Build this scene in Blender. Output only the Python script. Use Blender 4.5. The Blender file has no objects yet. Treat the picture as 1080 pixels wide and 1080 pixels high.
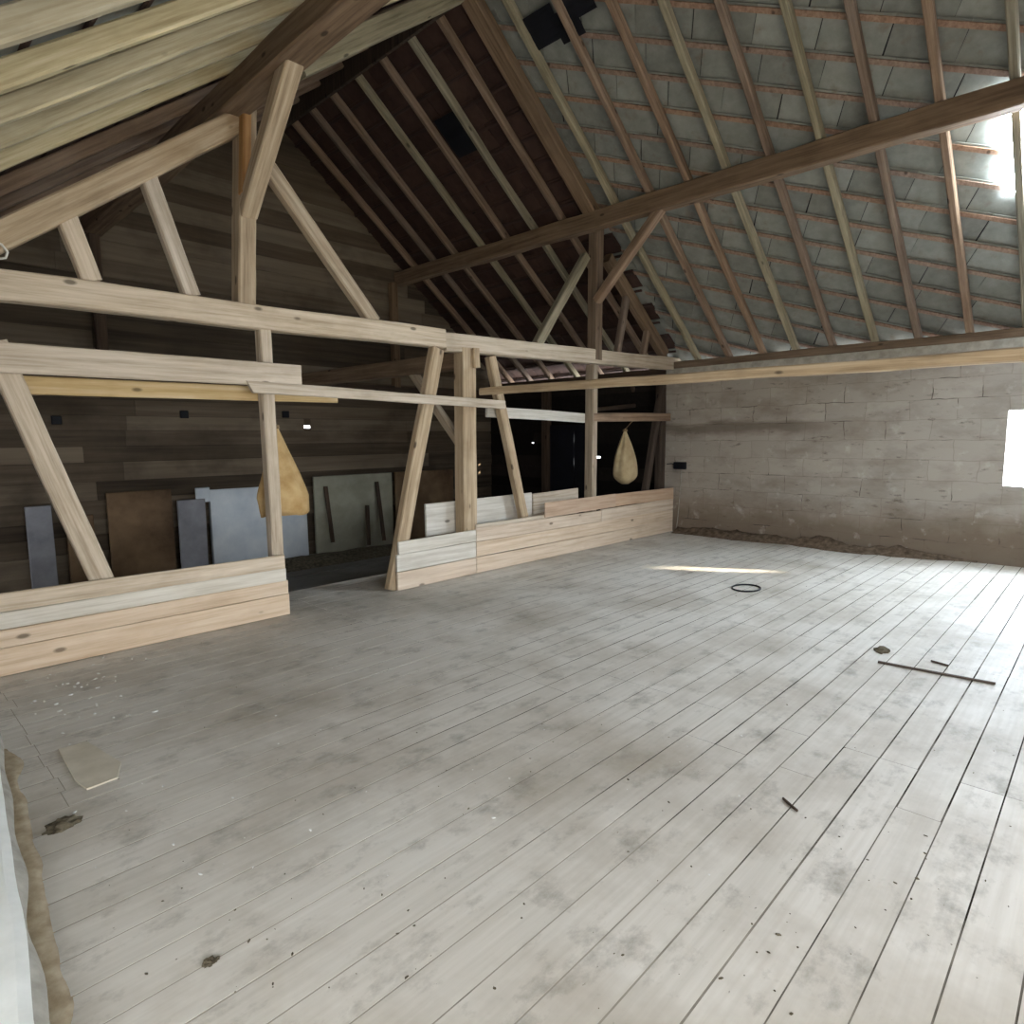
import bpy, bmesh, math, random
from mathutils import Vector, Matrix, noise
R = random.Random(7)
sc = bpy.context.scene
COL = sc.collection

# ------------------------------------------------------------------ camera
H = 1.6
F, YAW, PIT, ROL = 666.6, 0.806, -0.116, -0.009
fw = Vector((math.sin(YAW)*math.cos(PIT), math.cos(YAW)*math.cos(PIT), math.sin(PIT)))
rt = Vector((math.cos(YAW), -math.sin(YAW), 0)); up = rt.cross(fw)
c_, s_ = math.cos(ROL), math.sin(ROL)
rt, up = c_*rt + s_*up, -s_*rt + c_*up
cam = bpy.data.objects.new('camera', bpy.data.cameras.new('camera')); COL.objects.link(cam)
cam.data.sensor_width = 36; cam.data.lens = F/1080*36; cam.data.clip_start = .02
M = Matrix((rt, up, -fw)).transposed().to_4x4(); M.translation = (0, 0, H); cam.matrix_world = M
sc.camera = cam

# survey helpers: where the sight line through a photo point meets a plane of the building
def ray(px, py): return fw + (px-540)/F*rt - (py-540)/F*up
def onY(px, py, Y): d = ray(px, py); return d*(Y/d.y) + Vector((0, 0, H))
def onX(px, py, X): d = ray(px, py); return d*(X/d.x) + Vector((0, 0, H))
def onZ(px, py, Z): d = ray(px, py); return d*((Z-H)/d.z) + Vector((0, 0, H))

# ------------------------------------------------------------------ materials
def lin(c):
    return tuple((v/255/12.92 if v/255 <= .04045 else ((v/255+.055)/1.055)**2.4) for v in c) + (1,)
class N:
    def __init__(s, name):
        s.m = bpy.data.materials.new(name); s.m.use_nodes = True
        s.t = s.m.node_tree; s.b = s.t.nodes['Principled BSDF']
    def n(s, typ, **k):
        x = s.t.nodes.new(typ)
        for a, v in k.items():
            if a.startswith('i_'):
                x.inputs[a[2:].replace('_', ' ')].default_value = v
            else: setattr(x, a, v)
        return x
    def l(s, a, b): s.t.links.new(a, b)
    def mapped(s, scale, space='Object', rnd=True):
        tc = s.n('ShaderNodeTexCoord'); mp = s.n('ShaderNodeMapping')
        mp.inputs['Scale'].default_value = scale
        s.l(tc.outputs[space], mp.inputs['Vector'])
        if rnd:
            oi = s.n('ShaderNodeObjectInfo'); mu = s.n('ShaderNodeMath', operation='MULTIPLY'); mu.inputs[1].default_value = 37
            s.l(oi.outputs['Random'], mu.inputs[0]); s.l(mu.outputs[0], mp.inputs['Location'])
        return mp.outputs['Vector']
    def noise(s, vec, scale, detail=5, rough=.6):
        x = s.n('ShaderNodeTexNoise'); x.inputs['Scale'].default_value = scale
        x.inputs['Detail'].default_value = detail; x.inputs['Roughness'].default_value = rough
        s.l(vec, x.inputs['Vector']); return x.outputs['Fac']
    def ramp(s, fac, stops):
        x = s.n('ShaderNodeValToRGB'); e = x.color_ramp.elements
        while len(e) < len(stops): e.new(.5)
        for k, (p, c) in enumerate(stops): e[k].position = p; e[k].color = c if len(c) == 4 else tuple(c)+(1,)
        s.l(fac, x.inputs['Fac']); return x.outputs['Color']
    def mix(s, a, b, fac, mode='MIX'):
        x = s.n('ShaderNodeMix', data_type='RGBA', blend_type=mode)
        for k, v in ((6, a), (7, b)):
            if isinstance(v, tuple): x.inputs[k].default_value = v
            else: s.l(v, x.inputs[k])
        if isinstance(fac, (int, float)): x.inputs[0].default_value = fac
        else: s.l(fac, x.inputs[0])
        return x.outputs[2]
    def bump(s, h, strength=.3, dist=.01):
        x = s.n('ShaderNodeBump'); x.inputs['Strength'].default_value = strength; x.inputs['Distance'].default_value = dist
        s.l(h, x.inputs['Height']); s.l(x.outputs[0], s.b.inputs['Normal'])
    def out(s, col, rough=.8, spec=.25):
        if isinstance(col, tuple): s.b.inputs['Base Color'].default_value = col
        else: s.l(col, s.b.inputs['Base Color'])
        s.b.inputs['Roughness'].default_value = rough; s.b.inputs['Specular IOR Level'].default_value = spec
        return s.m

def wood(name, dark, mid, light, vary=.25, knots=True, rough=.8):
    """grain runs along local Z"""
    a = N(name)
    g = a.noise(a.mapped((26, 26, 1.1)), 1.0, 6, .65)
    base = a.ramp(g, [(.28, lin(dark)), (.5, lin(mid)), (.72, lin(light))])
    blot = a.noise(a.mapped((2.2, 2.2, 1.3)), 1.6, 4, .6)
    base = a.mix(base, lin(dark), a.ramp(blot, [(.52, (0, 0, 0)), (.78, (.55,)*3)]))
    oi = a.n('ShaderNodeObjectInfo')
    hs = a.n('ShaderNodeHueSaturation')
    for (lo, hi, inp) in ((1-vary, 1+vary*.7, 'Value'), (.85, 1.1, 'Saturation')):
        mr = a.n('ShaderNodeMapRange'); mr.inputs['To Min'].default_value = lo; mr.inputs['To Max'].default_value = hi
        a.l(oi.outputs['Random'], mr.inputs['Value']); a.l(mr.outputs[0], hs.inputs[inp])
    a.l(base, hs.inputs['Color']); col = hs.outputs['Color']
    if knots:
        v = a.n('ShaderNodeTexVoronoi'); v.inputs['Scale'].default_value = 1
        a.l(a.mapped((5, 5, 2.2)), v.inputs['Vector'])
        col = a.mix(col, lin(tuple(x*.55 for x in dark)), a.ramp(v.outputs['Distance'], [(.06, (.8,)*3), (.11, (0, 0, 0))]))
    a.bump(g, .25, .006)
    return a.out(col, rough)

pine    = wood('pale_pine',    (156,138,116), (196,181,160), (218,205,188), .08)
beamw   = wood('sawn_timber',  (128,110,88), (172,153,128), (196,180,156), .12)
fresh   = wood('orange_pine',  (180,156,130), (208,187,162), (222,206,186), .05)
yellow  = wood('yellow_pine',  (174,148,104), (200,177,138), (214,196,166), .04)
whitew  = wood('weathered_white_pine', (176,168,152), (206,200,188), (222,218,208), .06)
rafw    = wood('rafter_wood',  (94,77,64), (134,114,97), (156,137,118), .16)
rafg    = wood('mossy_rafter_wood', (102,95,77), (144,136,115), (170,160,138), .12)
lrafw   = wood('yellowed_rafter_wood', (140,127,98), (178,166,136), (200,190,164), .12)
brownw  = wood('brown_timber', (84,67,52), (120,99,78), (142,119,96), .08)
orangew = wood('orange_brown_timber', (122,88,50), (166,122,74), (188,146,94), .04)
darkw   = wood('dark_timber',  (50,40,33), (74,61,51), (90,76,64), .1)
battw   = wood('batten_wood',  (112,90,76), (144,118,102), (164,140,124), .1)
battd   = wood('dark_batten_wood',  (50,38,34), (66,50,45), (80,62,55), .1)
plyw    = wood('plywood',      (160,130,104), (188,158,130), (202,176,150), .04)

def simple(name, c1, c2, scale=3, rough=.85, bump=.2, spec=.2, mapping=(1,1,1)):
    a = N(name); f = a.noise(a.mapped(mapping), scale, 6, .6)
    col = a.ramp(f, [(.33, lin(c1)), (.68, lin(c2))])
    if bump: a.bump(f, bump, .01)
    return a.out(col, rough, spec)
white_foam = simple('white_board', (186,196,206), (214,220,224), 2.5)
grey_board = simple('grey_board', (128,128,134), (158,158,164), 3)
green_board = simple('grey_green_plaster_board', (142,142,126), (166,164,148), 3)
brown_sheet = simple('brown_sheet', (84,66,50), (136,112,86), 1.6)
burlap = simple('sack_cloth', (164,132,86), (194,167,122), 6, .95, .4, .1)
burlap2 = simple('pale_sack_cloth', (162,142,108), (188,170,136), 7, .95, .4, .1)
black = simple('black_plastic', (9,10,16), (18,19,28), 4, .6, .1, .3)
dirt = simple('dirt', (74,62,50), (120,104,88), 14, .95, .6, .1)
dirt_d = simple('dark_dirt', (62,56,45), (112,104,88), 20, .95, .5, .1)
ochre = simple('ochre_dust', (150,134,110), (184,170,146), 16, .95, .5, .1)
chipm = simple('plaster_crumb', (200,200,198), (228,228,226), 10, .9)
rope = simple('cord', (120,100,74), (150,130,100), 30, .9)
wirem = simple('white_wire', (210,208,200), (225,223,215), 5, .5)
lime = simple('whitewash', (232,234,230), (248,249,246), 6, .85, .35)
mortar = simple('grey_mortar', (150,146,136), (186,182,172), 8, .9, .5)
metal = simple('dull_metal', (90,86,80), (130,126,118), 10, .5, .1, .5)

# floor boards (boards run along world X, one mesh island each)
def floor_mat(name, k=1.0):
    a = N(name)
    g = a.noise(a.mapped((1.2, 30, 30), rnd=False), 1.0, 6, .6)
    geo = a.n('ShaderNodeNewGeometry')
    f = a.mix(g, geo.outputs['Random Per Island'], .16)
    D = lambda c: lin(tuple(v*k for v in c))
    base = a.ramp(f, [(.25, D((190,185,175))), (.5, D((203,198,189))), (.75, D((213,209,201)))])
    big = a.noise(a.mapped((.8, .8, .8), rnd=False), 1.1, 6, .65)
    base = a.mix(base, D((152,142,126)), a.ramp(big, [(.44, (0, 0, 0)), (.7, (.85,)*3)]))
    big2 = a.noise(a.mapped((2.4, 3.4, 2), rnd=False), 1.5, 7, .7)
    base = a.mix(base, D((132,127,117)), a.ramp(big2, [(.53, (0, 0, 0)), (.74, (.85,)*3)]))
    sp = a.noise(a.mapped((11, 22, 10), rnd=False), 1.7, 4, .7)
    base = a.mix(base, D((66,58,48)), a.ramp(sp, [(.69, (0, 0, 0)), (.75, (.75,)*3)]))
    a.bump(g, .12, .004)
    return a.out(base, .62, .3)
floorm = floor_mat('dusty_floor_boards')
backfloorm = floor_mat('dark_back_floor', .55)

def seam_mat():
    a = N('seam_dust'); f = a.noise(a.mapped((.9, .9, .9), rnd=False), 1.3, 5, .6)
    tc = a.n('ShaderNodeTexCoord'); sx = a.n('ShaderNodeSeparateXYZ'); a.l(tc.outputs['Object'], sx.inputs[0])
    mr = a.n('ShaderNodeMapRange'); mr.inputs['From Min'].default_value = .3; mr.inputs['From Max'].default_value = 2.8
    mr.inputs['To Min'].default_value = .3; mr.inputs['To Max'].default_value = -.1; a.l(sx.outputs['X'], mr.inputs['Value'])
    ad = a.n('ShaderNodeMath', operation='ADD'); a.l(f, ad.inputs[0]); a.l(mr.outputs[0], ad.inputs[1])     # swept dust fills the joints on the left
    return a.out(a.ramp(ad.outputs[0], [(.38, lin((44,38,32))), (.6, lin((152,146,135)))]), .95, .05)
seam = seam_mat()
def wall_mat():
    a = N('block_masonry')
    tc = a.n('ShaderNodeTexCoord'); sx = a.n('ShaderNodeSeparateXYZ'); cx = a.n('ShaderNodeCombineXYZ')
    a.l(tc.outputs['Object'], sx.inputs[0]); a.l(sx.outputs['Y'], cx.inputs['X']); a.l(sx.outputs['Z'], cx.inputs['Y'])
    wob = a.n('ShaderNodeTexNoise'); wob.inputs['Scale'].default_value = 3; a.l(tc.outputs['Object'], wob.inputs['Vector'])
    vm = a.n('ShaderNodeVectorMath', operation='MULTIPLY_ADD'); vm.inputs[1].default_value = (.09, .06, 0)
    a.l(wob.outputs['Color'], vm.inputs[0]); a.l(cx.outputs[0], vm.inputs[2])
    br = a.n('ShaderNodeTexBrick', offset=.5)
    for k, v in (('Scale', 1), ('Mortar Size', .006), ('Mortar Smooth', .6), ('Brick Width', .52), ('Row Height', .26), ('Bias', 0)): br.inputs[k].default_value = v
    br.inputs['Color1'].default_value = lin((160,152,142)); br.inputs['Color2'].default_value = lin((169,161,151)); br.inputs['Mortar'].default_value = lin((149,139,129))
    a.l(vm.outputs[0], br.inputs['Vector'])
    big = a.noise(a.mapped((1, .9, 2.2), rnd=False), 1.2, 7, .65)
    col = a.mix(br.outputs['Color'], lin((114,102,91)), a.ramp(big, [(.45, (0, 0, 0)), (.72, (.7,)*3)]))
    fine = a.noise(a.mapped((1, 3, 9), rnd=False), 1.8, 7, .7)
    col = a.mix(col, lin((74,64,56)), a.ramp(fine, [(.59, (0, 0, 0)), (.72, (.75,)*3)]))
    # earthy render low on the wall
    zz = a.n('ShaderNodeMath', operation='MULTIPLY_ADD'); n3 = a.noise(a.mapped((1, 1, 1), rnd=False), 2.2, 6, .65)
    zz.inputs[1].default_value = .55; a.l(n3, zz.inputs[0]); a.l(sx.outputs['Z'], zz.inputs[2])
    col = a.mix(lin((112,97,81)), col, a.ramp(zz.outputs[0], [(.6, (.2,)*3), (1.0, (1, 1, 1))]))
    pl = a.noise(a.mapped((1, 2.2, 2.2), rnd=False), 2.4, 5, .6)
    col = a.mix(col, lin((190,184,176)), a.ramp(pl, [(.6, (0, 0, 0)), (.72, (.5,)*3)]))
    cr = a.noise(a.mapped((1, 1.1, 2.0), rnd=False), 2.0, 4, .6)
    mk = a.n('ShaderNodeMath', operation='MULTIPLY'); a.l(a.ramp(cr, [(.55, (0, 0, 0)), (.64, (.85,)*3)]), mk.inputs[0]); a.l(br.outputs['Fac'], mk.inputs[1])
    col = a.mix(col, lin((62,54,48)), mk.outputs[0])
    # old damp band high on the far half of the wall
    nb = a.noise(a.mapped((1, 1.5, 6), rnd=False), 1.2, 4, .6)
    b1 = a.n('ShaderNodeMath', operation='MULTIPLY_ADD'); b1.inputs[1].default_value = .22; a.l(nb, b1.inputs[0]); a.l(sx.outputs['Z'], b1.inputs[2])
    band = a.ramp(b1.outputs[0], [(0, (0, 0, 0))]) if False else None
    mr = a.n('ShaderNodeMapRange'); mr.inputs['From Min'].default_value = 1.6; mr.inputs['From Max'].default_value = 2.1; a.l(b1.outputs[0], mr.inputs['Value'])
    bz = a.ramp(mr.outputs[0], [(.2, (0, 0, 0)), (.42, (.7,)*3), (.58, (.7,)*3), (.75, (0, 0, 0))])
    my = a.n('ShaderNodeMapRange'); my.inputs['From Min'].default_value = 2.4; my.inputs['From Max'].default_value = 3.6; a.l(sx.outputs['Y'], my.inputs['Value'])
    m2 = a.n('ShaderNodeMath', operation='MULTIPLY'); a.l(bz, m2.inputs[0]); a.l(my.outputs[0], m2.inputs[1])
    col = a.mix(col, lin((104,92,82)), m2.outputs[0])
    hb = a.mix(br.outputs['Fac'], fine, .8)
    a.bump(hb, .25, .015)
    return a.out(col, .9, .15)
wallm = wall_mat()

def boards_mat(name, c1, c2, c3):
    """old boards, grain along world X, one colour drift per board (mesh island)"""
    a = N(name); g = a.noise(a.mapped((.6, 14, 14), rnd=False), 1, 6, .65)
    geo = a.n('ShaderNodeNewGeometry')
    f = a.mix(g, geo.outputs['Random Per Island'], .45)
    col = a.ramp(f, [(.22, lin(c1)), (.5, lin(c2)), (.78, lin(c3))])
    b = a.noise(a.mapped((.7, .7, .9), rnd=False), 1.5, 5, .6)
    col = a.mix(col, lin(c1), a.ramp(b, [(.5, (0, 0, 0)), (.75, (.7,)*3)]))
    a.bump(g, .3, .008)
    return a.out(col, .85, .15)
gablem = boards_mat('old_gable_boards', (62,54,45), (100,88,74), (132,119,102))
rwallm = boards_mat('black_brown_boards', (20,17,16), (30,26,23), (44,38,34))

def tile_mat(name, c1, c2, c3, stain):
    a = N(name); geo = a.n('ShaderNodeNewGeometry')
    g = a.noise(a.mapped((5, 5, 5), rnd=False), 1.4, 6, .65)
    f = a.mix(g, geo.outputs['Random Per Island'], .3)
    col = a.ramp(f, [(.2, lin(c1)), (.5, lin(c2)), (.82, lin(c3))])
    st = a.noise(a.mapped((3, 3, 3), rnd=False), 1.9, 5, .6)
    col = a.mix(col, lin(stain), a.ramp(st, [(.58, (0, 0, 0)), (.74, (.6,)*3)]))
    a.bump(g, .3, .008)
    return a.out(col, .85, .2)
tileg = tile_mat('grey_concrete_tiles', (108,109,104), (132,134,128), (155,157,150), (116,100,88))
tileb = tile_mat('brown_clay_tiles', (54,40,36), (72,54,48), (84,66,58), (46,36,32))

def lit_pane(name, c, strength):
    a = N(name); a.b.inputs['Emission Color'].default_value = c; a.b.inputs['Emission Strength'].default_value = strength
    return a.out((.8, .8, .8, 1), .3, .5)
pane = lit_pane('daylit_dusty_pane', (.76, .88, 1, 1), 52)
sideglow = lit_pane('added_side_glow', (.9, .96, 1, 1), 8)  # emission for the added pane in the left wall
skypane = lit_pane('daylit_roof_glass', (.78, .89, 1, 1), 100)

# ------------------------------------------------------------------ object helpers
def link(name, bm, mat, parent=None, loc=None, smooth=False, kind=None):
    me = bpy.data.meshes.new(name); bm.normal_update(); bm.to_mesh(me); bm.free()
    for m_ in (mat if isinstance(mat, (list, tuple)) else [mat]): me.materials.append(m_)
    if smooth:
        for p in me.polygons: p.use_smooth = True
    o = bpy.data.objects.new(name, me); COL.objects.link(o)
    if loc is not None: o.location = loc
    if parent: o.parent = parent
    if kind: o['kind'] = kind
    return o
def tag(o, label, cat, group=None, kind=None):
    o['label'] = label; o['category'] = cat
    if group: o['group'] = group
    if kind: o['kind'] = kind
    return o
def empty(name, loc, label, cat, group=None):
    o = bpy.data.objects.new(name, None); COL.objects.link(o); o.location = loc; o.empty_display_size = .1
    return tag(o, label, cat, group)
def box(bm, x0, y0, z0, x1, y1, z1, mi=0, jit=0):
    j = lambda: R.uniform(-jit, jit) if jit else 0
    v = [bm.verts.new((x+j(), y+j(), z+j())) for x in (x0, x1) for y in (y0, y1) for z in (z0, z1)]
    for f in ((0,1,3,2), (4,6,7,5), (0,4,5,1), (2,3,7,6), (0,2,6,4), (1,5,7,3)):
        bm.faces.new([v[i] for i in f]).material_index = mi
    return v
def frame(A, B, side):
    """rotation: local Z from A to B, local Y as near as possible to `side`"""
    z = (B-A).normalized(); y = Vector(side); y = (y - z*y.dot(z)).normalized(); x = y.cross(z)
    return Matrix((x, y, z)).transposed()
def timber_bm(L, w, d, wob=.006, ch=.012, seed=0, cut0=0, cut1=0):
    """sawn beam along local Z, slightly out of true, with worn arrises"""
    bm = bmesh.new(); n = max(3, int(L/.22)); rr = random.Random(seed)
    hw, hd = w/2, d/2; ch = min(ch, w*.2, d*.2)
    prof = [(-hw+ch,-hd), (hw-ch,-hd), (hw,-hd+ch), (hw,hd-ch), (hw-ch,hd), (-hw+ch,hd), (-hw,hd-ch), (-hw,-hd+ch)]
    rings = []; off = rr.uniform(0, 99)
    for i in range(n+1):
        t = i/n; z = L*t
        dx = wob*2*noise.noise(Vector((z*.7+off, 0, 1))); dy = wob*2*noise.noise(Vector((z*.7+off, 5, 1)))
        s = 1 + .03*noise.noise(Vector((z*1.9+off, 9, 0)))*(wob/.006)
        ring = []
        for (x, y) in prof:
            zz = z
            if i == 0: zz += cut0*x
            if i == n: zz += cut1*x
            ring.append(bm.verts.new((x*s+dx+rr.uniform(-1,1)*wob*.25, y*s+dy+rr.uniform(-1,1)*wob*.25, zz)))
        rings.append(ring)
    for a, b in zip(rings, rings[1:]):
        for k in range(8): bm.faces.new((a[k], a[(k+1)%8], b[(k+1)%8], b[k]))
    bm.faces.new(rings[0][::-1]); bm.faces.new(rings[-1])
    return bm
SEED = [0]
def timber(name, A, B, w, d, mat, label=None, cat=None, group=None, side=(0,1,0), parent=None, kind=None, **k):
    A, B = Vector(A), Vector(B); SEED[0] += 1
    o = link(name, timber_bm((B-A).length, w, d, seed=SEED[0], **k), mat)
    Mw = frame(A, B, side).to_4x4(); Mw.translation = A
    if parent is not None:
        o.parent = parent; Mw = Matrix.Translation(-parent.location) @ Mw
    o.matrix_local = Mw
    if label: tag(o, label, cat, group)
    if kind: o['kind'] = kind
    return o

# ------------------------------------------------------------------ the building, from measurements
YT = 5.55           # middle of the truss
XW = 9.65           # inner face of right wall
YG = 9.9            # far gable
RX, RZ, SL = 5.05, 6.36, .766      # ridge and pitch (under side of the rafters)
CS = 1/math.hypot(1, SL); SN = SL*CS
YF = -2.4           # near gable
XL = -1.15          # left eave wall
LZ = 6.55           # the left slope sits a little higher
def roof_z(x): return (RZ if x > RX else LZ) - SL*abs(x-RX)

# floor -----------------------------------------------------------
bm = bmesh.new(); y = YF
while y < 6.25:
    wd = .166
    x = -1.15
    joints = ([.55+R.uniform(-.02,.02)] if y > 3.1 else []) + [3.0+R.choice((0, .0, .42)), 5.17, 7.45+R.choice((0, .3)), 9.72]
    for xe in joints:
        z = R.uniform(-.0004, 0); t = R.uniform(-.0002, .0002)
        g = R.choice((.004, .006, .007, .009))
        v = box(bm, x+.002, y+g*.5, -.0011, xe-.002, min(y+wd, 6.28)-g*.5, z)
        for q in v:
            if q.co.z > -.0009: q.co.z += t*(1 if q.co.y > y+.05 else -1)
        x = xe
    y += wd
floor = link('floor', bm, floorm, kind='structure')
bm = bmesh.new(); box(bm, -1.15, YF, -.12, 9.72, 6.28, -.0012)
link('floor_underlay', bm, seam, floor)
bm = bmesh.new()
box(bm, -1.15, 6.29, -.25, 9.9, 6.86, -.10, jit=.004)
box(bm, -1.15, 7.0, -.5, 9.9, 7.2, -.22, jit=.004)
yy = 7.2
while yy < YG:
    box(bm, -1.15, yy+.002, -.5, 9.9, yy+.198, -.34+R.uniform(-.006, .006)); yy += .2
box(bm, -1.15, 6.2, -.6, 9.9, YG+.1, -.5)
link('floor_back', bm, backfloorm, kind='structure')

# far gable: rows of boards, one row split around a hole that lets the sky in -------------
bm = bmesh.new(); z = -.55
hole = onY(325, 450, YG)
while z < RZ+.1:
    hgt = R.uniform(.2, .26); z1 = z+hgt-.004
    xl = max(XL-.1, RX-(LZ+.2-z)/SL); xr = min(XW+.3, RX+(RZ+.2-z)/SL)
    if xr-xl < .05: break
    yo = R.uniform(0, .018)
    cuts = sorted([xl, xr] + [c for c in (R.uniform(2, 3), R.uniform(7.2, 8.4)) if xl+.3 < c < xr-.3])
    for a, b in zip(cuts, cuts[1:]):
        if z < hole.z < z1 and a < hole.x < b:
            hx0, hx1, hz0, hz1 = hole.x-.07, hole.x+.05, hole.z-.025, hole.z+.02
            box(bm, a, YG+yo, z, hx0, YG+yo+.03, z1); box(bm, hx1, YG+yo, z, b-.004, YG+yo+.03, z1)
            if hz0 > z: box(bm, hx0, YG+yo, z, hx1, YG+yo+.03, hz0)
            if hz1 < z1: box(bm, hx0, YG+yo, hz1, hx1, YG+yo+.03, z1)
        else: box(bm, a+.002, YG+yo, z, b-.002, YG+yo+.03, z1)
    z += hgt
wb = link('wall_back', bm, gablem, kind='structure')
# an outer skin keeps the board joints dark, with its own hole
bm = bmesh.new(); Yo = YG+.06
pts = [(XL-.1, -.6), (XW+.3, -.6), (XW+.3, 2.8), (RX, LZ+.1), (XL-.1, roof_z(XL-.1))]
h4 = [(hole.x-.1, hole.z-.05), (hole.x+.08, hole.z-.05), (hole.x+.08, hole.z+.05), (hole.x-.1, hole.z+.05)]
o_ = [bm.verts.new((x, Yo, z)) for x, z in pts]; i_ = [bm.verts.new((x, Yo, z)) for x, z in h4]
for f in ((o_[0], o_[1], i_[1], i_[0]), (o_[1], o_[2], i_[2], i_[1]), (o_[2], o_[3], i_[3], i_[2]), (o_[3], o_[4], i_[3]), (o_[4], o_[0], i_[0], i_[3])): bm.faces.new(f)
link('backing_boards', bm, rwallm, wb)

# right wall: block masonry with one window, then black boards beyond the truss ---------
WY0, WY1, WZ0, WZ1 = .12, 1.0, .97, 1.88
SY, SZ = -.85, 1.28         # added narrow slit, meant to let one sunbeam in
bm = bmesh.new(); T = .26
def wseg(y0, y1, z0, z1): box(bm, XW, y0, z0, XW+T, y1, z1)
wseg(YF, -1.6, -.1, 2.62)
wseg(-1.6, -.5, -.1, 1.3); wseg(-1.6, -.5, 2.4, 2.62)
wseg(-.5, WY0, -.1, 2.62)
wseg(WY0, WY1, -.1, WZ0); wseg(WY0, WY1, WZ1, 2.62)
wseg(WY1, 5.62, -.1, 2.62)
bmesh.ops.remove_doubles(bm, verts=bm.verts, dist=.0001)
wr = link('wall_right', bm, wallm, kind='structure')
bm = bmesh.new()      # added unseen board screen, its slit shaped to throw the floor sunbeam
for (a, b, c, d) in ((-1.6, -1.13, 1.3, 2.4), (-.97, -.5, 1.3, 2.4), (-1.13, -.97, 1.3, 1.66), (-1.13, -.97, 2.1, 2.4)): box(bm, XW+.11, a, c, XW+.14, b, d)
link('sun_slit_screen', bm, darkw, kind='structure')
bm = bmesh.new(); box(bm, XW+T-.05, WY0, WZ0, XW+T-.03, WY1, WZ1)
w1 = link('window_1', bm, pane, kind='structure')
bm = bmesh.new()
zz = -.55
dl = onX(606, 470, XW)
hs = [(onX(540, 477, XW+.05), .05, .016), (onX(541, 485, XW+.05), .05, .016), (onX(631, 482, XW+.05), .05, .016), (onX(562, 467, XW+.05), .03, .01)]
hs += [(Vector((XW, dl.y, zz+.225*9.52)), .012, .085), (Vector((XW, dl.y, zz+.225*7.52)), .012, .075)]
k = 0
while zz < 2.6:
    z1 = min(zz+.24, 2.62); xo = .03+.012*(k % 2); k += 1
    a0 = 5.63
    for h, hy, hz in sorted([q for q in hs if zz+.01 < q[0].z < zz+.215], key=lambda q: q[0].y):
        zc = min(max(h.z, zz+hz+.016), zz+.224-hz)
        box(bm, XW+xo, a0, zz, XW+xo+.02, h.y-hy, z1)
        box(bm, XW+xo, h.y-hy, zz, XW+xo+.02, h.y+hy, zc-hz); box(bm, XW+xo, h.y-hy, zc+hz, XW+xo+.02, h.y+hy, z1)
        a0 = h.y+hy
    box(bm, XW+xo, a0, zz, XW+xo+.02, YG+.1, z1)
    zz += .225
link('wall_right_back', bm, rwallm, kind='structure')

# concrete ring beam and wall plate along the eave
bm = bmesh.new(); box(bm, XW-.01, YF, 2.62, XW+T, 5.62, 2.73, jit=.004)
link('trim_1', bm, mortar, kind='structure')

# left knee wall (low) and near gable with an unseen wide doorway added to let daylight in -------------
bm = bmesh.new(); box(bm, XL-.2, YF, -.1, XL, .5, roof_z(XL)+.1); box(bm, XL-.2, 1.7, -.1, XL, YG, roof_z(XL)+.1); box(bm, XL-.2, .5, -.1, XL, 1.7, .45); box(bm, XL-.2, .5, 1.4, XL, 1.7, roof_z(XL)+.1)
link('wall_left', bm, wallm, kind='structure')
bm = bmesh.new(); box(bm, XL-.16, .5, .45, XL-.14, 1.7, 1.4); link('side_glow_pane', bm, sideglow, kind='structure')  # added glowing pane, out of view, brightens the ledge and left side
DX0, DX1, DZ = -.6, 3.4, 2.5
bm = bmesh.new(); Y0, Y1 = YF-.2, YF
box(bm, XL-.2, Y0, -.1, DX0, Y1, roof_z(DX0)); box(bm, DX1, Y0, -.1, XW+T, Y1, 2.7)
v = []
for Yy in (Y0, Y1):
    v.append([bm.verts.new((x, Yy, z)) for x, z in ((DX0, roof_z(DX0)+.1), (DX0+.02, 2.5), (DX1, DZ), (DX1, 2.7), (XW+T, 2.7), (RX, RZ+.15))])
bm.faces.new(v[1]); bm.faces.new(v[0][::-1])
for k in range(6): bm.faces.new((v[0][k], v[0][(k+1)%6], v[1][(k+1)%6], v[1][k]))
link('wall_front', bm, wallm, kind='structure')

# added unseen wall outside the door, blocking the low sun from the doorway
bm = bmesh.new(); box(bm, DX1+.1, YF-7.2, -.1, DX1+.3, YF-.2, 4.2); link('sun_block_wall', bm, wallm, kind='structure')
bm = bmesh.new(); box(bm, -9, YF-12, -.2, DX1+.3, YF-.2, -.12); link('ground', bm, mortar, kind='structure')
# roof slopes: tiles in one mesh per slope, battens as parts ------------------
ROW, TW = .335, .305
def clip(poly, y0, y1, s0, s1):
    for ax, lim, sg in ((0, y0, 1), (0, y1, -1), (1, s0, 1), (1, s1, -1)):
        out = []
        for i in range(len(poly)):
            a, b = poly[i-1], poly[i]; da, db = sg*(a[ax]-lim), sg*(b[ax]-lim)
            if (da >= 0) != (db >= 0):
                t = da/(da-db); out.append(tuple(a[k]+(b[k]-a[k])*t for k in range(3)))
            if db >= 0: out.append(b)
        poly = out
        if len(poly) < 3: return []
    return poly
def prism(bm, poly, pos, th):
    lo = [bm.verts.new(pos(*q)) for q in poly]; hi = [bm.verts.new(pos(q[0], q[1], q[2]+th)) for q in poly]
    bm.faces.new(lo); bm.faces.new(hi[::-1])
    for i in range(len(lo)): bm.faces.new((lo[i-1], hi[i-1], hi[i], lo[i]))
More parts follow.
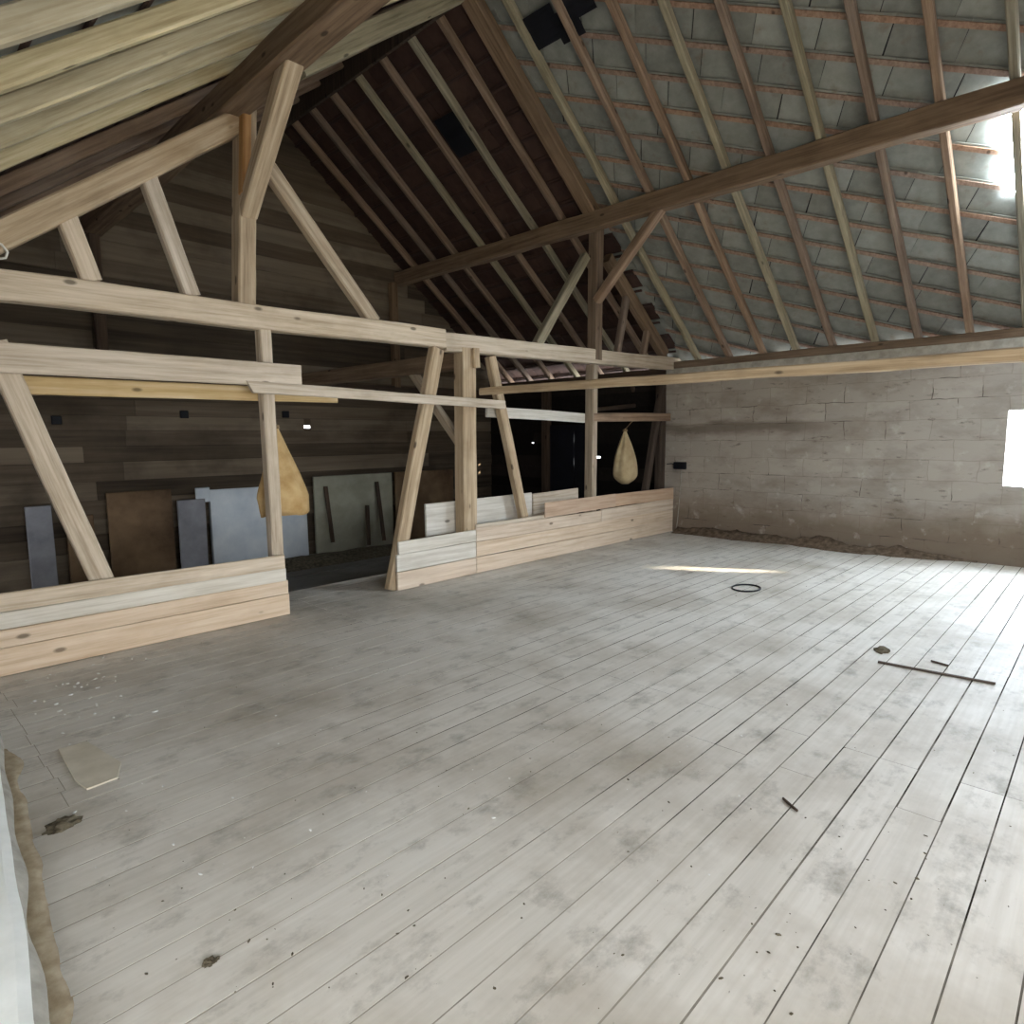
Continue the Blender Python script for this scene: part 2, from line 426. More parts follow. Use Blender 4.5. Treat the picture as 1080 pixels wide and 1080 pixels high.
def slates(bm, base, up_, nn, root):
    """large grey slates laid in slanting courses (28 degrees to the eave), one lath under the head of each course"""
    ca, sa = .882, .471; pitch = .397*ca; w0 = 4.89*ca
    pos = lambda y, sd, n: base - up_*sd + nn*n + Vector((0, y, 0))
    yr = (YF-.15, 5.42, -.06, 6.15)
    for k in range(-14, 12):
        w = w0 + k*pitch; t = -9 + R.uniform(0, .6)
        while t < 11:
            j = R.uniform(-.004, .004); b = R.uniform(-.008, .008)
            q = []
            for (tt, ww, n) in ((t+.004, w-.02, .012), (t+.596, w-.02, .012+j), (t+.596+b, w+pitch+.06, .04+j), (t+.004+b, w+pitch+.06, .04)):
                q.append((-ca*tt + sa*ww, sa*tt + ca*ww, n))
            q = clip(q, *yr)
            if q: prism(bm, q, pos, .01)
            t += .6
        q = clip([(-ca*t_ + sa*w_, sa*t_ + ca*w_, -.004) for t_, w_ in ((-9, w), (11, w), (11, w+.05), (-9, w+.05))], *yr)
        if q:
            b2 = bmesh.new(); prism(b2, q, pos, .014); bmesh.ops.recalc_face_normals(b2, faces=b2.faces)
            link('batten', b2, battw, root)
    bmesh.ops.recalc_face_normals(bm, faces=bm.faces)
    link('slate_courses', bm, tileg, root)
def slope(name, sgn, x_end, skip=()):
    bm = bmesh.new(); Ls = abs(x_end-RX)/CS; rows = int(Ls/ROW)+1
    up_ = Vector((-sgn*CS, 0, SN)); nn = Vector((sgn*SN, 0, CS)); yv = Vector((0, 1, 0))
    base = Vector((RX, 0, RZ if sgn > 0 else LZ)) + nn*.135
    root = None; bat = []
    for r in range(rows):
        s1 = r*ROW-.06; s0 = s1 + ROW + .07       # distance below the ridge: top and bottom of the tile
        yy = YF-.1 - (r % 2)*TW*.5 - R.uniform(0, .05)
        if sgn > 0: yy = 5.42 - (r % 2)*.06
        while yy < YG+.15:
            if (round(r), ) and any(a <= r <= b and c < yy+TW/2 < d for (a, b, c, d) in skip): yy += TW; continue
            j = R.uniform(-.006, .006); k = R.uniform(-.012, .012); th = .014
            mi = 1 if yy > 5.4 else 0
            quad = []
            for (s, n0) in ((s1, .012+j*.5), (s0, .034+j)):
                for q in (yy+.003, yy+TW-.003):
                    p = base - up_*s + nn*n0 + yv*(q + k*(1 if s == s0 else -1))
                    quad += [bm.verts.new(p), bm.verts.new(p + nn*th)]
            a0, a1, b0, b1, c0, c1, d0, d1 = quad
            for f in ((a0,b0,d0,c0), (a1,c1,d1,b1), (a0,a1,b1,b0), (c0,d0,d1,c1), (a0,c0,c1,a1), (b0,b1,d1,d0)):
                bm.faces.new(f).material_index = mi
            # nib ridge under the tile that catches light
            yy += TW
        bat.append(s1+.05)
    bmesh.ops.recalc_face_normals(bm, faces=bm.faces)
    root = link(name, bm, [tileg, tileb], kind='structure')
    for s in bat:
        p = base - up_*s - nn*.001
        timber('batten', p + yv*(5.45 if sgn > 0 else YF), p + yv*YG, .038, .018, battd, side=nn, parent=root, wob=.003, ch=.003)
    if sgn > 0: slates(bm0 := bmesh.new(), base, up_, nn, root)
    # bituminous felt above the tiles stops daylight in the joints
    bm = bmesh.new(); sv = []
    for s in (-.1, rows*ROW-.25):
        for q in (YF-.2, YG+.2): sv.append(bm.verts.new(base - up_*s + nn*.075 + yv*q))
    bm.faces.new((sv[0], sv[1], sv[3], sv[2])); link('felt', bm, black, root)
    return root
slope('ceiling_right', 1, 10.05, skip=((9, 11, .40, 1.1),))
slope('ceiling_left', -1, XL-.25)

# glazed opening in the right slope: pane in place of the tiles of two rows
bm = bmesh.new(); u_ = Vector((CS, 0, -SN)); n_ = Vector((SN, 0, CS)); b_ = Vector((RX, 0, RZ)) + n_*.135
vs = [b_ + u_*sd + n_*nn_ + Vector((0, yy, 0)) for sd in (9*ROW-.02, 12*ROW+.02) for yy in (.41, 1.03) for nn_ in (-.02, -.008)]
v = [bm.verts.new(q) for q in vs]
for f in ((0,1,3,2), (4,6,7,5), (0,4,5,1), (2,3,7,6), (0,2,6,4), (1,5,7,3)): bm.faces.new([v[i] for i in f])
bmesh.ops.recalc_face_normals(bm, faces=bm.faces)
link('window_2', bm, skypane, kind='structure')
bm = bmesh.new(); box(bm, RX-.02, YF, RZ-.02, RX+.02, YG, LZ+.22); box(bm, RX-.3, YF-.2, LZ+.16, RX+.35, YG+.2, LZ+.25)
link('trim_5', bm, darkw, kind='structure')
# rafters -----------------------------------------------------------------------
ORD = ['first', 'second', 'third', 'fourth', 'fifth', 'sixth', 'seventh', 'eighth', 'ninth', 'tenth', 'eleventh', 'twelfth']
RW, RD = .075, .108
def rafter(sgn, y, mat, label, group, x_end):
    nn = Vector((sgn*SN, 0, CS)); A = Vector((RX+sgn*.01, y, RZ if sgn > 0 else LZ)) + nn*RD/2
    B = Vector((x_end, y, roof_z(x_end))) + nn*RD/2
    return timber('rafter', A, B, RW, RD, mat, label, 'rafter', group, side=nn, wob=.005)
for i, y in enumerate((5.08, 4.55, 4.02, 3.53, 3.03, 2.50, 2.0, 1.45, .9, .37, -.16)):
    rafter(1, y, (rafg, rafw, rafw, rafg, rafw, rafg, rafw, rafw, rafg, rafw, rafw)[i],
           f'{ORD[i]} rafter to the right of the roof truss, under grey roof tiles', 'rafters under the grey tiles of the right slope', 9.95)
for i, y in enumerate((5.98, 6.52, 7.1, 7.66, 8.3, 8.87, 9.4)):
    rafter(1, y, (rafw, rafg, rafw, rafg, rafw, rafw, rafw)[i],
           f'{ORD[i]} rafter behind the roof truss, under dark brown roof tiles', 'rafters under the dark brown tiles behind the truss', 9.95)
for i, y in enumerate((5.28, 4.74, 4.23, 3.73, 3.18, 2.65, 2.1)):
    rafter(-1, y, lrafw, f'{ORD[i]} rafter in front of the roof truss on the left roof slope, yellowish', 'rafters of the left slope in front of the truss', XL-.2)
for i, y in enumerate((6.1, 6.7, 7.3, 7.9, 8.5, 9.1)):
    rafter(-1, y, rafw, f'{ORD[i]} rafter behind the roof truss on the dark left roof slope', 'rafters of the left slope behind the truss', XL-.2)

# the black sheets that patch the roof
nn = Vector((SN, 0, CS)); dn = Vector((CS, 0, -SN))
def patch(px, w, s, off, label):
    d = ray(*px); n = Vector((SN, 0, CS)); P0 = Vector((RX, 0, RZ)) + n*off
    t = (P0 - Vector((0, 0, H))).dot(n)/d.dot(n); C = d*t + Vector((0, 0, H))
    bm = bmesh.new()
    for a in range(2):
        pass
    vs = []
    n_ = 6
    for i in range(n_+1):
        for j in range(3):
            u, v = i/n_-.5, j/2-.5
            vs.append(bm.verts.new(C + dn*(u*s) + Vector((0, 1, 0))*(v*w) + n*(.004*math.sin(i*2.1+j))))
    for i in range(n_):
        for j in range(2):
            a = i*3+j; bm.faces.new((vs[a], vs[a+1], vs[a+4], vs[a+3]))
    g = bmesh.ops.extrude_face_region(bm, geom=bm.faces[:])
    for q in g['geom']:
        if isinstance(q, bmesh.types.BMVert): q.co += n*.003
    bmesh.ops.recalc_face_normals(bm, faces=bm.faces)
    tag(link('roof_patch', bm, black), label, 'patch', 'black patches on the right roof slope')
patch((483, 142), .47, .56, 0.074, 'black sheet patching the dark brown tiles, between two far rafters')
patch((572, 30), .42, .34, 0.074, 'black sheet patching the grey tiles beside the truss, lower one')
patch((599, 26), .30, .30, 0.074, 'small black sheet patching the grey tiles, right of the larger one')
patch((606, 4), .42, .26, 0.074, 'black sheet patching the grey tiles at the top edge of the photo')

# wall plate, purlins -----------------------------------------------------------
timber('wall_plate', (XW+.04, YF, 2.785), (XW+.04, 5.5, 2.785), .12, .11, brownw, 'brown wall plate on top of the grey block wall under the rafter feet', 'beam', side=(0,0,1))
timber('wall_plate', (XW+.06, 5.62, 2.68), (XW+.06, YG, 2.68), .14, .14, darkw, 'dark wall plate behind the truss, under the brown tiled slope', 'beam', side=(0,0,1))
timber('purlin', (7.32, YF, 4.535), (7.32, YG, 4.535), .23, .16, brownw, 'long brown purlin under the right roof slope, resting on the right truss post', 'beam', side=(1,0,0), wob=.012)
timber('purlin', (2.43, YF, 4.365), (2.43, YG, 4.365), .2, .22, brownw, 'brown purlin under the left roof slope, on top of the left truss post', 'beam', side=(1,0,0), wob=.01)

# truss ---------------------------------------------------------------------------
def tr(name, p0, p1, w, d, mat, label, cat, Y=YT, ext0=0, ext1=0, **k):
    A, B = onY(*p0, Y), onY(*p1, Y); u = (B-A).normalized()
    return timber(name, A-u*ext0, B+u*ext1, w, d, mat, label, cat, **k)
tr('tie_beam', (0, 302), (466, 358), .205, .15, pine, 'long pale tie beam across the left half of the truss', 'beam', ext0=1.9, wob=.008)
tr('tie_beam', (466, 361), (716, 385), .2, .15, pine, 'pale tie beam across the right half of the truss, ending at the block wall', 'beam', wob=.008)
tr('post', (257, 95), (258, 322), .15, .16, beamw, 'upper left truss post standing on the tie beam, under the purlin', 'post', side=(0,1,0))
tr('post', (277, 340), (291, 587), .11, .11, pine, 'lower left truss post at the end of the left plank partition', 'post', ext1=.56, side=(0,1,0))
tr('post', (490, 368), (492, 560), .21, .17, beamw, 'thick middle post under the tie beam joint', 'post', ext1=.52, side=(0,1,0))
tr('post', (629, 238), (627, 380), .16, .16, brownw, 'upper right truss post carrying the purlin', 'post', side=(0,1,0))
tr('post', (624, 385), (623, 520), .11, .15, beamw, 'lower right truss post beside the pale hanging sack', 'post', ext1=.75, side=(0,1,0))
tr('principal_rafter', (0, 250), (240, 134), .175, .14, beamw, 'sloping principal rafter of the truss, left of the upper left post', 'beam', ext0=.55, ext1=.13)
tr('principal_rafter', (312, 70), (484, -8), .19, .14, rafg, 'greenish truss rafter rising from the left purlin to the ridge', 'beam', ext1=.1)
nR = Vector((SN, 0, CS))
timber('principal_rafter', Vector((5.06, 5.46, RZ)) + nR*.03, Vector((7.38, 5.46, roof_z(7.38))) + nR*.03, .2, .14, brownw, 'broad brown truss rafter from the ridge down to the right post', 'beam', side=nR)
tr('principal_rafter', (640, 272), (700, 374), .17, .13, brownw, 'brown principal rafter below the right post, down to the tie beam end', 'beam')
tr('strut', (68, 225), (97, 297), .135, .09, pine, 'left of the two short pale struts between principal rafter and tie beam', 'strut')
tr('strut', (152, 180), (202, 313), .13, .09, pine, 'right of the two pale struts between principal rafter and tie beam', 'strut')
tr('strut', (661, 310), (650, 378), .1, .09, rafw, 'short strut right of the right post, between rafter and tie beam', 'strut')
tr('strut', (683, 345), (677, 380), .09, .09, rafw, 'shortest strut near the wall end of the tie beam', 'strut')
tr('brace', (280, 174), (394, 340), .135, .1, beamw, 'pale diagonal brace from the upper left post down to the tie beam', 'brace')
tr('brace', (618, 270), (566, 364), .125, .1, rafg, 'pale diagonal brace from the right post down leftward to the tie beam', 'brace')
timber('brace', (2.52, 5.5, 3.52), (2.44, 4.42, 4.36), .13, .14, beamw, 'stout brace from the left post up to the left purlin, towards the viewer', 'brace', side=(1,0,0))
timber('brace', (7.45, 5.45, 3.5), (7.33, 4.38, 4.47), .11, .12, rafw, 'brace from the right post up to the right purlin, towards the viewer', 'brace', side=(1,0,0))
timber('brace', onY(259, 93, 5.43), onY(257, 205, 5.43), .1, .07, orangew, 'short orange timber fixed on the face of the upper left post', 'brace', side=(1,0,0))
tr('brace', (460, 368), (414, 622), .16, .1, beamw, 'leaning pale brace left of the middle post, its foot on the floor', 'brace', Y=5.53, ext1=0)
tr('brace', (517, 376), (552, 547), .12, .1, beamw, 'leaning pale brace right of the middle post', 'brace', Y=5.53, ext1=.1)
tr('brace', (6, 392), (106, 608), .155, .08, pine, 'long pale diagonal brace behind the left plank partition', 'brace', Y=5.53, ext0=.2, ext1=.62)
tr('brace', (700, 395), (680, 520), .1, .1, darkw, 'dark leaning brace beside the block wall', 'brace', Y=5.56, ext1=.25)
timber('post', (XW-.06, 5.68, -.4), (XW-.06, 5.68, 2.6), .16, .12, darkw, 'grey post where the block wall ends behind the truss', 'post', side=(0,1,0))
# cleats at the tie beam joint
A = onY(497, 378, 5.44)
timber('cleat', A+Vector((.07, 0, .12)), A+Vector((.08, 0, -.1)), .09, .05, beamw, 'small wooden cleat nailed to the top of the middle post', 'block', side=(0,1,0))

# rails -----------------------------------------------------------------------------
tr('rail', (0, 377), (317, 397), .2, .035, pine, 'wide pale rail board across the left bay, nailed on the post', 'plank', Y=5.42, ext0=1.9, wob=.004)
tr('rail', (18, 406), (355, 418), .13, .04, yellow, 'yellowish rail board behind the left post, under the wide pale one', 'plank', Y=5.64, wob=.004)
tr('rail', (263, 408), (532, 427), .1, .04, pine, 'narrow pale rail from the left post to the right brace', 'plank', Y=5.41, wob=.004, cut0=.6)
tr('rail', (513, 434), (616, 441), .135, .04, whitew, 'short whitish rail between the middle and right posts', 'plank', Y=5.64, wob=.004)
tr('rail', (625, 440), (706, 440), .13, .05, rafw, 'brown rail between the right post and the block wall', 'plank', Y=5.5, wob=.004)
timber('pole', (5.2, 5.46, 2.15), (5.2, -1.2, 2.075), .085, .09, beamw, 'long greenish grey pole from the middle of the truss towards the viewer', 'pole', side=(1,0,0), wob=.012)
tr('rail', (628, 432), (669, 428), .07, .06, darkw, 'short dark timber behind the right bay rail', 'plank', Y=6.2)
tr('brace', (666, 400), (690, 490), .09, .08, darkw, 'dark thin brace behind the pale hanging sack', 'brace', Y=6.3)
timber('longitudinal_beam', (5.02, 5.66, 2.5), (5.02, YG, 2.53), .2, .15, brownw, 'dim brown beam running from the middle post back to the gable', 'beam', side=(1,0,0))
timber('brace', (5.02, 5.62, 1.5), (5.02, 6.55, 2.45), .1, .1, beamw, 'small brace behind the middle post, up to the dim rear beam', 'brace', side=(1,0,0))
tp = onY(417, 320, 9.75)
timber('post', (tp.x, 9.8, 2.56), (tp.x, 9.8, 4.43), .13, .13, brownw, 'brown post on the far gable under the purlin end', 'post', side=(0,1,0))
timber('post', (2.43, 9.8, 2.55), (2.43, 9.8, 4.26), .13, .13, darkw, 'dark post on the far gable under the left purlin end', 'post', side=(0,1,0))
timber('tie_beam', (XL, 9.82, 2.45), (XW, 9.82, 2.5), .18, .12, darkw, 'dark tie beam along the far gable boards', 'beam', side=(0,1,0))

# plank partitions -------------------------------------------------------------------
p = empty('plank_partition', (1.4, 5.46, 0), 'low plank partition on the left, pine boards below the diagonal brace', 'partition', 'low plank partitions')
def plank(par, x0, x1, z0, z1, z0b, z1b, mat, y=5.445, t=.028, label=None):
    zc0, zc1 = (z0+z1)/2, (z0b+z1b)/2
    o = timber('plank', (x0, y, zc0), (x1, y, zc1), (z1-z0+z1b-z0b)/2, t, mat, parent=par, wob=.002, ch=.004)
    if label: o['label'] = label
plank(p, -1.1, 2.685, .005, .2, .005, .195, fresh)
plank(p, -1.1, 2.68, .204, .325, .199, .325, fresh)
plank(p, -1.1, 2.665, .329, .46, .329, .435, whitew, label='greyed plank')
plank(p, -1.1, 2.66, .464, .6, .439, .56, pine)
p = empty('plank_partition', (6.8, 5.46, 0), 'long low plank partition from the opening to the block wall', 'partition', 'low plank partitions')
plank(p, 3.9, 5.04, .005, .195, .005, .2, fresh)
plank(p, 5.05, 9.62, .005, .2, .005, .19, fresh)
plank(p, 3.9, 5.04, .2, .385, .205, .385, whitew, label='whitish plank')
plank(p, 5.05, 9.62, .205, .385, .195, .37, fresh)
plank(p, 3.93, 5.04, .39, .515, .39, .535, whitew, label='whitish top plank')
plank(p, 5.05, 7.55, .39, .54, .375, .54, fresh)
plank(p, 7.56, 9.62, .375, .545, .375, .56, fresh)
plank(p, 5.05, 7.0, .545, .585, .545, .6, pine)
plank(p, 4.48, 6.28, .5, .86, .5, .88, whitew, y=5.67, label='wide pale plank behind the posts')
plank(p, 6.3, 7.28, .5, .85, .5, .88, pine, y=5.66)
plank(p, 6.28, 7.9, .565, .745, .555, .77, plyw, y=5.425, t=.014, label='brown plywood strip')
plank(p, 7.35, 9.62, .56, .76, .565, .74, plyw, y=5.44, label='brown top plank')

b = onY(628, 521, 5.47)
bm = timber_bm(.12, .14, .1, seed=91); o = link('wood_block', bm, beamw); o.location = (b.x, 5.58, .705); 
tag(o, 'small wood block on the partition at the foot of the right post', 'block')

# sacks -------------------------------------------------------------------------------
def sack(name, loc, Hh, wx, wy, mat, label, seed, flat, lean, hang):
    root = empty(name, loc, label, 'sack', 'hanging sacks')
    bm = bmesh.new(); rings = []; n = 36; m_ = 26
    for i in range(m_+1):
        t = i/m_                      # 0 top, 1 bottom
        prof = (.03 + .97*(t/.8) if flat else .03 + .97*math.sin(t/.8*math.pi/2)**1.15) if t < .8 else (1 - .03*((t-.8)/.2) if flat else (1-((t-.8)/.2)**2.4*.72))
        ring = []
        for k in range(n):
            a = 2*math.pi*k/n
            pl = 1 + .16*(1-t)**.7*math.cos(7*a+seed+2*t) + .05*noise.noise(Vector((math.cos(a)*2, math.sin(a)*2, t*4+seed)))
            x = math.cos(a)*wx/2*prof*pl; y = math.sin(a)*wy/2*prof*pl
            x += lean*(t**1.3); z = -Hh*t
            if flat and t > .9: z += .02*math.cos(3*a)
            ring.append(bm.verts.new((x, y, z)))
        rings.append(ring)
    for A, B in zip(rings, rings[1:]):
        for k in range(n): bm.faces.new((A[k], B[k], B[(k+1)%n], A[(k+1)%n]))
    bm.faces.new(rings[0]); bm.faces.new(rings[-1][::-1])
    bmesh.ops.recalc_face_normals(bm, faces=bm.faces)
    link('sack_body', bm, mat, root, smooth=True)
    # gathered neck tie and hanging cord
    bm = bmesh.new()
    for k in range(3):
        torus(bm, .03+.002*k, .007, (0, 0, -.02-.012*k))
    link('neck_tie', bm, rope, root, smooth=True)
    A = Vector((0, 0, -.02)); B = Vector(hang) - Vector(loc)
    bm = tube([A, (A+B)/2 + Vector((.004, 0, .01)), B], .006); link('hanging_cord', bm, rope, root, smooth=True)
    return root
def torus(bm, R0, r0, c, n=20, m_=6, sq=1):
    v = [[bm.verts.new((c[0]+(R0+r0*math.cos(2*math.pi*j/m_))*math.cos(2*math.pi*i/n), c[1]+sq*(R0+r0*math.cos(2*math.pi*j/m_))*math.sin(2*math.pi*i/n), c[2]+r0*math.sin(2*math.pi*j/m_))) for j in range(m_)] for i in range(n)]
    for i in range(n):
        for j in range(m_): bm.faces.new((v[i][j], v[(i+1)%n][j], v[(i+1)%n][(j+1)%m_], v[i][(j+1)%m_]))
def tube(pts, r, m_=8):
    bm = bmesh.new(); rings = []
    for i, p in enumerate(pts):
        d = (pts[min(i+1, len(pts)-1)] - pts[max(i-1, 0)]).normalized()
        u = d.orthogonal().normalized(); w = d.cross(u)
        if rings and True:
            u = (pu - d*pu.dot(d)).normalized(); w = d.cross(u)
        pu = u
        rings.append([bm.verts.new(p + r*(u*math.cos(2*math.pi*k/m_) + w*math.sin(2*math.pi*k/m_))) for k in range(m_)])
    for A, B in zip(rings, rings[1:]):
        for k in range(m_): bm.faces.new((A[k], A[(k+1)%m_], B[(k+1)%m_], B[k]))
    bm.faces.new(rings[0][::-1]); bm.faces.new(rings[-1])
    return bm
c = [onY(px, py, 5.44) for px, py in ((-6, 254), (2, 258), (8, 266), (6, 272), (-4, 273))]
tag(link('wire_hook', tube(c, .008), wirem, smooth=True), 'bent white wire hook under the sloping beam at the left edge', 'hook')
sack('sack', (2.80, 5.77, 1.76), .86, .5, .26, burlap, 'ochre cloth sack hanging behind the lower left post', 1.3, True, .06, (2.74, 5.665, 1.97))
sack('sack', (8.52, 5.68, 1.74), .88, .46, .34, burlap2, 'pale cloth sack hanging from the brown rail near the block wall', 4.1, False, .02, (8.52, 5.53, 1.86))

# socket box and cable on the block wall
bp = onX(718, 491, XW)
root = empty('junction_box', (XW, bp.y, bp.z), 'small black junction box on the block wall near the corner', 'box')
bm = bmesh.new(); box(bm, -.06, -.11, -.06, 0, .11, .06); bmesh.ops.bevel(bm, geom=bm.edges[:], offset=.008, segments=2, affect='EDGES')
link('box_body', bm, black, root)
pts = [Vector((-.02, -.02, -.04)), Vector((-.015, -.02, -.25)), Vector((-.02, .0, -.6)), Vector((-.02, .03, -.95)), Vector((-.03, .05, -bp.z+.02))]
link('cable', tube(pts, .007), mortar, root, smooth=True)
pts = [Vector((-.02, .08, .0)), Vector((-.025, .16, .03)), Vector((-.02, .25, .02))]
link('cable', tube(pts, .007), black, root, smooth=True)

# whitewashed ledge at the left, with its mortar skirt
LA, LB = onZ(2, 826, .1), onZ(40, 1080, .1)       # edge of the ledge
KA, KB = onZ(6, 838, 0), onZ(54, 1080, 0)         # foot of the mortar skirt
def lx(A, B, y): return A.x + (B.x-A.x)*(y-A.y)/(B.y-A.y)
bm = bmesh.new(); prev = None; n = 34
for i in range(n+1):
    y = .6 + i*.125; e = .015*noise.noise(Vector((y*2.3, 0, 3))); xe = lx(LA, LB, y)
    cur = [bm.verts.new((x, y, z)) for x, z in ((-1.1, .1), (xe-.03+e, .1+e*.2), (xe+e, .085), (xe+e, -.02), (-1.1, -.02))]
    if prev:
        for k in range(5): bm.faces.new((prev[k], prev[(k+1)%5], cur[(k+1)%5], cur[k]))
    else: first = cur
    prev = cur
bm.faces.new(first); bm.faces.new(prev[::-1]); bmesh.ops.recalc_face_normals(bm, faces=bm.faces)
link('trim_2', bm, lime, kind='structure')
bm = bmesh.new(); prev = None
for i in range(n*2+1):
    y = .6 + i*.0625; e = .02*noise.noise(Vector((y*3, 7, 3))); xe = lx(LA, LB, y); xk = max(xe+.03, lx(KA, KB, y))
    cur = [bm.verts.new(c) for c in ((xe-.01, y, .06), (xe+(xk-xe)*.5+e, y, .03), (xk+e, y, .0), (xe-.01, y, -.01))]
    if prev:
        for k in range(4): bm.faces.new((prev[k], prev[(k+1)%4], cur[(k+1)%4], cur[k]))
    else: first = cur
    prev = cur
bm.faces.new(first); bm.faces.new(prev[::-1]); bmesh.ops.recalc_face_normals(bm, faces=bm.faces)
link('trim_3', bm, mortar, kind='structure')
# brown dust along the skirt
bm = bmesh.new(); prev = None
for i in range(70):
    y = 1.7 + i*.035; xk = max(lx(LA, LB, y)+.03, lx(KA, KB, y)); wd = .05*(.5+noise.noise(Vector((y*4, 1, 8)))) + .025
    cur = [bm.verts.new(c) for c in ((xk-.03, y, -.002), (xk-.03, y, .009), (xk+wd*.4, y, .0035), (xk+wd+.006*noise.noise(Vector((y*12, 1, 2))), y, -.001))]
    if prev:
        for k in range(4): bm.faces.new((prev[k], prev[(k+1)%4], cur[(k+1)%4], cur[k]))
    else: first = cur
    prev = cur
bm.faces.new(first); bm.faces.new(prev[::-1]); bmesh.ops.recalc_face_normals(bm, faces=bm.faces)
tag(link('dust_strip', bm, ochre, smooth=True), 'brown dust along the foot of the white ledge', 'dirt', kind='stuff')

# things at the far gable -----------------------------------------------------------
def sheet(name, p0, p1, mat, label, cat, Y=9.82, t=.05, group=None, zmin=-.335, tilt=.0, z_free=False):
    A, B = onY(*p0, Y), onY(*p1, Y)
    z0 = min(A.z, B.z) if z_free else zmin; z1 = max(A.z, B.z); x0, x1 = sorted((A.x, B.x))
    bm = bmesh.new(); box(bm, -(x1-x0)/2, 0, 0, (x1-x0)/2, t, z1-z0, jit=.006)
    bmesh.ops.bevel(bm, geom=bm.edges[:], offset=.006, segments=1, affect='EDGES')
    o = link(name, bm, mat); o.location = ((x0+x1)/2, Y-tilt*(z1-z0), z0); o.rotation_euler.x = -math.atan(tilt)
    return tag(o, label, cat, group)
sheet('insulation_board', (221, 517), (326, 590), white_foam, 'bluish white board standing against the far gable behind the left post', 'board', Y=9.7, t=.08)
sheet('insulation_board', (206, 515), (222, 529), white_foam, 'narrow white strip at the upper left corner of the white board', 'board', Y=9.67, t=.03, z_free=True)
sheet('board', (187, 528), (221, 600), grey_board, 'grey panel left of the bluish white board', 'board', Y=9.66)
sheet('board', (331, 503), (416, 590), green_board, 'grey green panel right of the ochre sack, with dark sticks before it', 'board', Y=9.7)
sheet('board', (417, 498), (480, 600), brown_sheet, 'brown board behind the leaning brace, left of the middle post', 'board', Y=9.72)
sheet('board', (112, 520), (187, 605), brown_sheet, 'brown sheet between the diagonal brace and the grey panel', 'board', Y=9.72)
sheet('board', (26, 535), (60, 600), grey_board, 'pale grey panel at the far gable near the left edge, left of the diagonal brace', 'board', Y=9.7)
sheet('board', (69, 545), (104, 606), brown_sheet, 'short brown board standing low at the far gable, behind the diagonal brace', 'board', Y=9.75)
for (x0, y0, x1, y1, lb) in ((344, 513, 351, 572, 'left dark stick leaning before the grey green panel'), (388, 533, 389, 575, 'short dark stick before the grey green panel'), (398, 508, 405, 570, 'right dark stick leaning before the grey green panel')):
    A, B = onY(x0, y0, 9.64), onY(x1, y1, 9.55); A.y = 9.66
    timber('stick', B, A, .07, .035, darkw, lb, 'stick', 'dark sticks before the grey green panel')
for k, (px, py) in enumerate(((60, 443), (195, 437), (302, 437))):
    c = onY(px, py, 9.86); bm = bmesh.new(); box(bm, -.055, -.02, -.055, .055, .06, .055); bmesh.ops.bevel(bm, geom=bm.edges[:], offset=.008, segments=1, affect='EDGES')
    o = link('dark_hole_stand_in', bm, black, loc=(c.x, 9.88, c.z))  # black block stands in for the dark inside a square hole
    tag(o, ('leftmost', 'middle', 'rightmost')[k] + ' of three small black squares on the far gable boards', 'block', 'black squares on the far gable')
# black door leaf on the right wall behind the truss, with its posts
d0, d1 = onX(619, 480, XW), onX(581, 480, XW)
bm = bmesh.new(); box(bm, XW-.02, d0.y, -.34, XW+.02, dl.y-.011, 1.85); box(bm, XW-.02, dl.y+.011, -.34, XW+.02, d1.y, 1.85)
dr = link('door_1', bm, black, kind='structure')
bm = bmesh.new(); box(bm, XW-.1, d1.y, -.34, XW+.02, d1.y+.16, 2.5); link('trim_4', bm, darkw, kind='structure')

# litter on the floor -------------------------------------------------------------------
def clump(name, c, sx, sy, h, mat, label, cat, seed, group=None):
    bm = bmesh.new(); bmesh.ops.create_icosphere(bm, subdivisions=3, radius=1)
    for v in bm.verts:
        q = 1 + .55*noise.noise(v.co*2.2 + Vector((seed, 0, 0))) + .3*noise.noise(v.co*6 + Vector((seed, 3, 0)))
        v.co = Vector((v.co.x*sx*q, v.co.y*sy*q, max(-.002, v.co.z*h*q)))
    return tag(link(name, bm, mat, loc=(c.x, c.y, .001)), label, cat, group)
clump('dirt_clump', onZ(66, 872, 0), .06, .04, .03, dirt_d, 'dark clump of debris on the floor near the white ledge', 'debris', 3)
clump('dirt_clump', onZ(222, 1015, 0), .022, .016, .012, dirt_d, 'small dark crumb on the floor at the bottom left', 'debris', 8)
clump('wood_chip', onZ(930, 687, 0), .06, .045, .03, dirt_d, 'small dark lump on the floor, above the raised crack', 'debris', 11)
o = None
c = onZ(787, 621, 0); bm = bmesh.new(); torus(bm, .17, .009, (0, 0, .009), 32, 8, .8)
tag(link('ring', bm, black, loc=(c.x, c.y, .001), smooth=True), 'thin dark ring lying on the floor near the block wall', 'ring')
for (a, b, w, lb) in (((926, 698), (1050, 721), .025, 'dark raised splinter strip along a floor joint at the right'), ((826, 842), (841, 855), .008, 'thin twig on the floor boards at lower right'), ((982, 697), (1000, 702), .014, 'short dark sliver beside the floor joint at the right')):
    A, B = onZ(*a, .008), onZ(*b, .008)
    timber('sliver', A, B, w, .012, darkw, lb, 'splinter', side=(0,0,1), wob=.002, ch=.002)
